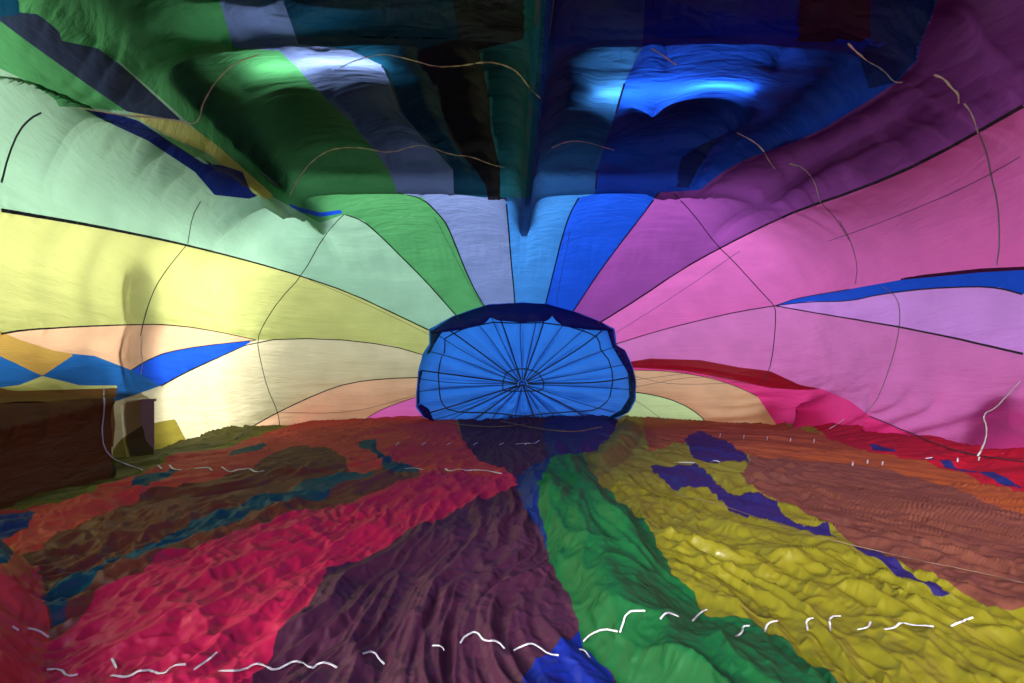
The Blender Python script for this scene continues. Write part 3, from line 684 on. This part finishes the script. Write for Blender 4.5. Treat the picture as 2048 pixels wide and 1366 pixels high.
for i in range(len(angs)):
    a0 = angs[i]; a1 = angs[(i + 1) % len(angs)] + (2 * math.pi if i == len(angs) - 1 else 0)
    n = max(6, int((a1 - a0) / 0.025))
    V = []; Fc = []
    for j in range(n + 1):
        a = a0 + (a1 - a0) * j / n
        for k in range(NRV + 1):
            rho = 1.02 * k / NRV
            p = vent_pt(a, rho)
            p[1] += 0.05 * (float(vnoise(np.array([rho * 11.0 + 3]), np.array([a * 9.0]), 3)[0]) - 0.5) + (0.10 * (float(vnoise(np.array([rho * 4.0]), np.array([a * 22.0]), 5)[0]) - 0.5) * rho)
            V.append(p)
    for j in range(n):
        for k in range(NRV):
            b = j * (NRV + 1) + k; Fc.append((b, b + NRV + 1, b + NRV + 2, b + 1))
    mesh_obj('vent_panel', V, Fc, fabric('ventblue'), vent)
M_SEAM = plain('black_load_tape', (0.008, 0.008, 0.012), 0.6)
M_NAVY = fabric('navy')
for i, a in enumerate(angs):
    w = (i * 37 % 11 - 5) * 0.010
    P = [vent_pt(a + w * math.sin(math.pi * r), r, -0.06) for r in np.linspace(0.05, 1.0, 22)]
    V, Fc = tube(P, 0.012 + 0.010 * (i % 3 == 0), 5)
    mesh_obj('vent_cord', V, Fc, M_SEAM, vent)
for rr, nm in ((0.19, 'centre_ring'), (0.84, 'hoop_tape'), (0.03, 'pulley_ring')):
    P = [vent_pt(a, rr * (1 if rr < 0.5 else (0.96 + 0.05 * math.sin(3 * a))), -0.07) for a in np.linspace(0, 2 * math.pi, 90)]
    V, Fc = tube(P, 0.02, 5); mesh_obj(nm, V, Fc, M_SEAM, vent)
# valance of the rim
def strip(outer, inner, Yo, Yi, name, mat, parent):
    o = arr(outer); n_ = arr(inner)
    def res(L, n=70):
        d = np.concatenate([[0], np.cumsum(np.linalg.norm(np.diff(L, axis=0), axis=1))]); t = np.linspace(0, d[-1], n)
        return np.stack([np.interp(t, d, L[:, 0]), np.interp(t, d, L[:, 1])], 1)
    o = res(o); n_ = res(n_); K = 5; V = []; Fc = []
    for j in range(len(o)):
        for k in range(K + 1):
            t = k / K; p = o[j] * (1 - t) + n_[j] * t
            V.append(back(p[0], p[1], rim_depth(math.atan2(VCY - p[1], p[0] - VCX)) - 0.06 - 0.22 * t - 0.12 * math.sin(math.pi * t) + 0.03 * math.sin(j * 0.9) * t))
    for j in range(len(o) - 1):
        for k in range(K):
            b = j * (K + 1) + k; Fc.append((b, b + K + 1, b + K + 2, b + 1))
    return mesh_obj(name, V, Fc, mat, parent)
strip([(860, 664), (905, 634), (975, 610), (1045, 606), (1092, 608), (1150, 624), (1200, 644), (1227, 660)], [(862, 668), (920, 660), (955, 652), (972, 645), (981, 634), (995, 641), (1040, 645), (1090, 643), (1100, 638), (1104, 631), (1112, 642), (1128, 653), (1180, 660), (1224, 662)], 14.5, 14.15, 'valance', M_NAVY, vent)
strip([(1226, 658), (1231, 690), (1249, 700), (1264, 733), (1271, 762)], [(1214, 660), (1224, 692), (1239, 718), (1254, 742), (1262, 765)], 14.45, 14.25, 'valance', M_NAVY, vent)
strip([(1262, 740), (1271, 762), (1269, 800), (1256, 825), (1215, 842)], [(1256, 748), (1258, 775), (1258, 795), (1242, 820), (1208, 839)], 14.4, 14.2, 'valance', fabric('petrol'), vent)
strip([(834, 812), (848, 834), (872, 845)], [(842, 808), (858, 818), (866, 838)], 14.4, 14.2, 'valance', fabric('indigo'), vent)
strip([(838, 742), (834, 790), (834, 812)], [(845, 742), (839, 770), (839, 806)], 14.4, 14.2, 'valance', M_NAVY, vent)
strip([(861, 662), (861, 690), (852, 710)], [(884, 664), (868, 690), (860, 706)], 14.4, 14.2, 'valance', fabric('petrol'), vent)

# ------------------------------------------------------------------ load tapes, hoops and ribbons laid on the cloth
dg = bpy.context.evaluated_depsgraph_get(); dg.update()
def resample(L, step):
    L = arr(L); d = np.concatenate([[0], np.cumsum(np.linalg.norm(np.diff(L, axis=0), axis=1))]); n = max(2, int(d[-1] / step) + 1); t = np.linspace(0, d[-1], n)
    return np.stack([np.interp(t, d, L[:, 0]), np.interp(t, d, L[:, 1])], 1)
def smooth_line(L, it=2):
    L = arr(L)
    for _ in range(it):
        Q = L[:-1] * 0.75 + L[1:] * 0.25; R_ = L[:-1] * 0.25 + L[1:] * 0.75
        L = np.concatenate([L[:1], np.stack([Q, R_], 1).reshape(-1, 2), L[-1:]])
    return L
def onto(L):
    """points on the cloth seen along the traced line, with the cloth's normal"""
    P, Nn = [], []
    for x, y in L:
        d = Vector(((x - CX) / F, 1, (CY - y) / F)).normalized()
        ok, p, n, *_ = scene.ray_cast(dg, Vector((0, 0, EYE)), d)
        if ok:
            if n.dot(d) > 0: n = -n
            P.append(p); Nn.append(n)
    return P, Nn
def ribbon(name, L, width, mat, lift_=0.012, step=6, smooth_it=2, label=None, wob=0.0):
    L = resample(smooth_line(L, smooth_it), step)
    P, Nn = onto(L)
    if len(P) < 2: return
    # break where the line jumps from one fold to another
    runs = [[0]]
    for i in range(1, len(P)):
        if (P[i] - P[i - 1]).length > 0.25 + 0.06 * P[i].y: runs.append([])
        runs[-1].append(i)
    for r in runs:
        if len(r) < 2: continue
        V = []; Fc = []; b = 0
        for k, i in enumerate(r):
            t = (P[r[min(k + 1, len(r) - 1)]] - P[r[max(k - 1, 0)]])
            n = sum((Nn[r[min(max(k + o, 0), len(r) - 1)]] for o in (-2, -1, 0, 1, 2)), Vector()).normalized()
            s = t.cross(n)
            s = s.normalized() * (width / 2 * (1 + wob * math.sin(i * 1.7))) if s.length > 1e-6 else Vector((width / 2, 0, 0))
            c = P[i] + n * lift_
            V += [tuple(c - s), tuple(c + s), tuple(c + s - n * 0.003), tuple(c - s - n * 0.003)]
        for k in range(len(r) - 1):
            a = b + 4 * k
            Fc += [(a, a + 1, a + 5, a + 4), (a + 1, a + 2, a + 6, a + 5), (a + 2, a + 3, a + 7, a + 6), (a + 3, a, a + 4, a + 7)]
        mesh_obj(name, V, Fc, mat, balloon, smooth=False)
for s, w in ((S13[1:5], .02), (S12[1:8], .03), (S1b[1:8], .028), (S1a[4:], .02), (S2[1:], .04), (S3[1:8], .035), (S4[1:9], .035), (S5[1:6], .035), (S6[1:6], .035), (S7[1:6], .035), (S8[1:], .045), (S9a[1:6], .03), (S9b[5:], .03), (S11[1:6], .02), (S14[1:6], .03), (S10[8:], .02)):
    ribbon('load_tape', s, w, M_SEAM, 0.015, 6, 1)
ribbon('load_tape', [(512, 680), (400, 692), (330, 705), (290, 722), (262, 740)], .02, M_SEAM, .015, 6, 1)
ribbon('load_tape', [(1550, 611), (1620, 603), (1700, 602), (1760, 588), (1850, 577), (1950, 572), (2000, 575), (2047, 588)], .022, M_SEAM, .015, 6, 1)
ribbon('load_tape', [(1550, 611), (1590, 597), (1640, 588), (1700, 578)], .02, M_SEAM, .015, 6, 1)
ribbon('load_tape', [(1249, 165), (1232, 225)], .03, M_SEAM, .015, 6, 0)
ribbon('load_tape', [(1193, 340), (1191, 378)], .03, M_SEAM, .015, 6, 0)
ribbon('load_tape', [(763, 130), (775, 141), (785, 176), (800, 225)], .025, M_SEAM, .015, 6, 1)
hoops = [[(400, 402), (383, 432), (374, 487)], [(372, 489), (334, 535), (309, 573), (295, 609), (285, 644), (279, 672)],
         [(688, 428), (675, 440), (650, 468), (603, 552), (559, 598), (527, 647), (513, 679), (520, 721), (534, 777), (555, 823), (560, 858)],
         [(80, 224), (58, 235), (35, 260), (14, 309), (0, 365)], [(1348, 387), (1383, 422), (1436, 493), (1462, 516), (1500, 558), (1531, 592), (1550, 612), (1552, 630), (1550, 668), (1544, 722), (1531, 760), (1521, 769)]]
for h in hoops: ribbon('hoop_tape', h, .022, M_SEAM, .015, 6, 1)
M_GREY = plain('grey_tape', (0.20, 0.16, 0.19), 0.6)
M_TAPE = plain('white_tape', (0.46, 0.45, 0.50), 0.5)
M_YEL = plain('cream_tape', (0.55, 0.50, 0.36), 0.5)
greys = [[(1679, 440), (1702, 478), (1717, 531), (1712, 568)], [(1767, 573), (1790, 588), (1801, 611), (1801, 653), (1790, 706), (1771, 764), (1752, 805), (1732, 824)],
         [(1959, 264), (1977, 309), (1984, 351), (1998, 404), (2002, 480), (1996, 530)], [(1643, 404), (1675, 439), (1700, 480)]]
for h in greys: ribbon('hoop_tape', h, .02, M_GREY, .015, 6, 1)
yel = [[(680, 133), (701, 121), (743, 109), (771, 105), (820, 116), (870, 132), (926, 130), (975, 121), (1014, 130), (1038, 144), (1059, 172), (1080, 193)],
       [(580, 390), (608, 337), (643, 306), (680, 293), (733, 295), (780, 306), (827, 290), (856, 290), (908, 311), (933, 309), (975, 325), (1010, 334)],
       [(1302, 95), (1330, 112), (1351, 128)], [(1102, 295), (1133, 281), (1172, 281), (1228, 299)],
       [(1694, 88), (1720, 105), (1735, 119), (1770, 137), (1791, 163), (1805, 162)], [(1868, 148), (1889, 155), (1903, 174), (1919, 186), (1919, 204)],
       [(1930, 204), (1942, 218), (1952, 239), (1959, 264)], [(1474, 263), (1503, 278), (1524, 295), (1538, 320), (1552, 337)], [(1580, 327), (1608, 334), (1629, 358), (1643, 404)],
       [(158, 213), (200, 220), (250, 230), (300, 233), (355, 240), (385, 249), (398, 236), (403, 205), (430, 160), (470, 122), (520, 105)]]
for h in yel: ribbon('reinforcing_tape', h, .017, M_YEL, .02, 7, 1, wob=0.35)
def z7(L): return [(x / 2.597, 840 + y / 2.597) for x, y in L]
def z8(L): return [(680 + x / 2.597, 840 + y / 2.597) for x, y in L]
def z9(L): return [(1348 + x / 2.597, 840 + y / 2.597) for x, y in L]
near = [z7([(235, 1310), (310, 1305), (340, 1340), (400, 1330)]), z7([(580, 1340), (660, 1345), (740, 1300), (850, 1340), (900, 1290), (960, 1280)]), z7([(1000, 1310), (1060, 1270), (1120, 1220)]),
        z7([(1130, 1320), (1270, 1310), (1320, 1275), (1370, 1285), (1420, 1310), (1500, 1270), (1550, 1260), (1610, 1305), (1650, 1275), (1690, 1270), (1750, 1300)]), z7([(580, 1250), (610, 1300)]),
        z7([(50, 1080), (80, 1100)]), z7([(130, 1090), (180, 1095), (245, 1135)]),
        z8([(110, 1225), (170, 1210), (200, 1260), (235, 1280)]), z8([(485, 1185), (520, 1185), (530, 1205)]), z8([(620, 1170), (650, 1130), (710, 1105), (760, 1160), (810, 1155), (850, 1200)]),
        z8([(900, 1210), (950, 1185), (990, 1170), (1030, 1190), (1080, 1230), (1140, 1235)]), z8([(1240, 1205), (1265, 1205), (1290, 1245)]),
        z8([(1270, 1160), (1310, 1120), (1380, 1090), (1450, 1105)]), z8([(1460, 1110), (1490, 1000), (1590, 1000)]), z8([(1665, 1045), (1690, 1005), (1750, 1030)]),
        z9([(90, 1055), (130, 1010), (175, 995)]), z9([(320, 1140), (360, 1120), (365, 1080), (400, 1080)]), z9([(470, 1115), (490, 1065), (535, 1055)]), z9([(700, 1105), (685, 1045), (730, 1040)]),
        z9([(800, 1100), (805, 1030), (870, 1030)]), z9([(960, 1100), (1010, 1090), (1025, 1060)]), z9([(1095, 1100), (1150, 1090), (1180, 1060), (1250, 1080), (1340, 1080)]), z9([(1435, 1080), (1545, 1028)])]
for h in near: ribbon('reinforcing_tape', h, .0065, M_TAPE, .012, 5, 1)
far = [z7([(820, 240), (840, 260)]), z7([(880, 240), (900, 265), (940, 265)]), z7([(1010, 260), (1080, 250), (1100, 270)]), z7([(1150, 250), (1190, 280), (1240, 260), (1260, 265), (1290, 255), (1330, 280), (1370, 270)]),
       [(205, 776), (206, 800), (204, 830), (200, 860), (204, 897), (225, 920), (255, 931), (285, 942)], [(282, 672), (279, 700), (283, 725), (279, 750)],
       z8([(340, 260), (380, 255), (430, 265)]), z8([(550, 260), (570, 275), (620, 260), (650, 270), (700, 265), (770, 270), (840, 285)]), z8([(910, 130), (960, 125), (1010, 128), (1035, 110)]),
       [(2045, 763), (2018, 790), (1995, 817), (1967, 830), (1976, 851), (1976, 878), (1957, 914)], z9([(1310, 205), (1345, 200)]), z9([(190, 225), (215, 215), (240, 225)]), z9([(0, 228), (50, 225), (110, 228)]), [(1690, 838), (1675, 850), (1660, 858)]]
for h in far: ribbon('reinforcing_tape', h, .02, M_TAPE, .02, 4, 1)
for x, y in [(790 + 26 * k, 891 - (k % 2)) for k in range(0, 11, 2)] + [(1440 + 47 * k, 872 + 3 * k) for k in range(5)] + [(1705, 930), (1735, 926), (1765, 930), (1915, 922), (1960, 920)]:
    ribbon('tape_loop', [(x, y + 2), (x + 3, y - 1), (x + 8, y - 3)] if x < 1200 else [(x, y + 5), (x + 1, y - 3)], .016, M_TAPE, .03, 2, 0)
M_ROPE = plain('tan_rope', (0.14, 0.09, 0.06), 0.8)
def rope(L, r, lift_=0.03, mat=None):
    P, Nn = onto(resample(smooth_line(L, 2), 10))
    if len(P) < 3: return
    Q = np.array([tuple(p + n * lift_) for p, n in zip(P, Nn)])
    for _ in range(3): Q[1:-1] = (Q[:-2] + Q[1:-1] * 2 + Q[2:]) / 4
    V, Fc = tube(Q, r, 6); mesh_obj('pull_rope', V, Fc, mat or M_ROPE, balloon)
rope(z9([(0, 395), (230, 440), (600, 580), (760, 625), (1000, 680), (1250, 740), (1500, 790), (1817, 860)]), 0.002, 0.02)
rope([(870, 843), (930, 855), (1010, 858), (1060, 850)], 0.012, 0.06); rope([(1000, 845), (1080, 862), (1150, 870), (1200, 858)], 0.012, 0.06)
# thin shroud lines along the crown
M_LINE = plain('thin_line', (0.06, 0.06, 0.08), 0.6)
for L in ([(870, 432), (905, 500), (940, 570), (968, 615)], [(1140, 460), (1125, 530), (1112, 612)], [(1480, 500), (1350, 590), (1232, 665)], [(604, 552), (720, 600), (858, 668)], [(560, 825), (700, 828), (835, 790)], [(1268, 775), (1400, 748), (1500, 770)], [(1268, 752), (1340, 770), (1480, 765)], [(1268, 760), (1380, 745)], [(1262, 795), (1300, 820), (1330, 845)], [(1660, 480), (1800, 430), (1950, 365), (2045, 310)]):
    P, Nn = onto(resample(smooth_line(L, 2), 10))
    Q = np.array([tuple(p + n * 0.03) for p, n in zip(P, Nn)])
    V, Fc = tube(Q, 0.006, 5); mesh_obj('shroud_line', V, Fc, M_LINE, balloon)

# ------------------------------------------------------------------ things outside that show through the cloth
M_TUBE = plain('lit_tube', (0.9, 0.9, 0.9), 0.4, emit=((0.85, 0.93, 1.0), 8.0))
M_HOUS = plain('lamp_housing', (0.6, 0.6, 0.6), 0.5)
def lamp(px0, px1, py, gap, label):
    a = cast([px0], [py])[0]; b = cast([px1], [py])[0]; y_ = (a[1] + b[1]) / 2; x0, x1 = a[0], b[0]
    m = (np.abs(W[:, 1] - y_) < 0.1) & (W[:, 0] > x0 - 0.1) & (W[:, 0] < x1 + 0.1) & (W[:, 2] > 4.5)
    z = W[m, 2].max() + gap
    t = empty('fluorescent_lamp', ((x0 + x1) / 2, y_, z)); tag(t, label, 'lamp', 'lamps under the hall roof')
    MB().box((x0, y_ - 0.07, z + 0.05), (x1, y_ + 0.07, z + 0.12)).build('housing', M_HOUS, t)
    MB().lathe((x0 + 0.03, y_, z), [(0.0, 0), (0.03, 0), (0.03, x1 - x0 - 0.06), (0.0, x1 - x0 - 0.06)], 14, 'x').build('tube', M_TUBE, t, True)
    for xe in (x0, x1 - 0.03): MB().box((xe, y_ - 0.035, z - 0.04), (xe + 0.03, y_ + 0.035, z + 0.05)).build('socket', M_HOUS, t)
lamp(470, 780, 140, 0.12, 'lit ceiling tube glowing through the green and pale blue cloth')
lamp(1195, 1510, 185, 0.045, 'lit ceiling tube glowing through the deep blue cloth')
M_CAB = plain('cabinet_paint', (0.18, 0.13, 0.10), 0.6)
c = empty('cabinet', (-5.4, 4.2, -0.2)); tag(c, 'low cabinet the yellow cloth hangs over at the left wall', 'cabinet')
Pv = [(-4.62, 5.72), (-4.02, 3.4), (-3.3, 1.2), (-5.9, 1.2), (-5.9, 5.72)]
def prism(pts, z0, z1):
    n = len(pts); v = [(x, y, z0) for x, y in pts] + [(x, y, z1) for x, y in pts]
    f = [tuple(range(n - 1, -1, -1)), tuple(range(n, 2 * n))] + [(i, (i + 1) % n, n + (i + 1) % n, n + i) for i in range(n)]
    return v, f
Pv = [(x - 0.3, y) for x, y in Pv]
v, f = prism(Pv, -0.1, 0.92); mesh_obj('carcass', v, f, M_CAB, c, smooth=False)
Pt = [(x + (0.03 if x > -5 else -0.03), y) for x, y in Pv]
v, f = prism(Pt, 0.923, 0.96); mesh_obj('worktop', v, f, M_WALL, c, smooth=False)
Pp_ = [(x + 0.04, y) for x, y in Pv]
v, f = prism(Pp_, -0.2, -0.1); mesh_obj('plinth', v, f, M_STEEL, c, smooth=False)
def crate(x, y, z, sx, sy, sz, label):
    t = empty('crate', (x, y, z)); tag(t, label, 'crate')
    MB().box((x - sx, y - sy, z), (x + sx, y + sy, z + sz)).build('body', M_CAB, t)
    MB().box((x - sx - .02, y - sy - .02, z + sz), (x + sx + .02, y + sy + .02, z + sz + .04)).build('lid', M_CAB, t)
crate(-5.985, 7.35, -0.2, 0.3, 0.4, 1.12, 'square crate pressing into the cream cloth beside the pole')
_w = cast([250] * 12, np.linspace(560, 760, 12)); PX, PY = _w[:, 0].min() - 0.125, _w[:, 1].mean()
p = empty('pole', (PX, PY, -0.2)); tag(p, 'thin upright pole standing against the yellow cloth', 'pole')
MB().lathe((PX, PY, -0.2), [(0, 0), (0.03, 0), (0.03, 3.2), (0, 3.2)], 14).build('shaft', M_STEEL, p, True)
MB().lathe((PX, PY, -0.2), [(0, 0), (0.16, 0), (0.16, 0.03), (0.05, 0.06), (0, 0.06)], 20).build('foot', M_STEEL, p, True)
M_DRUM = plain('drum_paint', (0.06, 0.05, 0.06), 0.5)
def drum(x, y, r, h, label):
    t = empty('drum', (x, y, -0.2)); tag(t, label, 'drum', 'drums standing behind the right wall of cloth')
    MB().lathe((x, y, -0.2), [(0, 0), (r, 0), (r, h * .33), (r + .02, h * .345), (r, h * .36), (r, h * .66), (r + .02, h * .675), (r, h * .69), (r, h), (r - .03, h + .0)], 32).build('shell', M_DRUM, t, True)
    MB().lathe((x, y, -0.2), [(r - .03, h), (r * .6, h + r * .22), (0, h + r * .3)], 32).build('lid', M_DRUM, t, True)
drum(7.75, 11.9, 0.58, 0.85, 'unseen drum added to darken the magenta fold')  # added behind the cloth to block light and darken the fold
_q = cast([1548], [822])[0]; drum(_q[0] + 0.36, _q[1] + 0.40, 0.38, 0.95, 'slim drum showing dark at the edge of the peach cloth')
M_RUB = plain('rubber', (0.03, 0.03, 0.03), 0.8)
wp = cast([1990], [850])[0]; wx_, wy_ = wp[0] + 0.145, wp[1]
t = empty('wheel', (wx_, wy_, -0.2)); tag(t, 'large spare wheel leaning behind the mauve cloth at the right edge', 'wheel')
MB().lathe((wx_, wy_, 0.42), [(0.36, 0.0), (0.55, 0.0), (0.62, 0.06), (0.62, 0.26), (0.55, 0.32), (0.36, 0.32), (0.36, 0.0)], 40, 'x').build('tyre', M_RUB, t, True)
MB().lathe((wx_ + 0.02, wy_, 0.42), [(0.0, 0.08), (0.12, 0.08), (0.14, 0.12), (0.32, 0.12), (0.36, 0.04), (0.36, 0.26), (0.0, 0.26)], 40, 'x').build('rim', M_STEEL, t, True)
t.rotation_euler = (0, 0, -0.16)
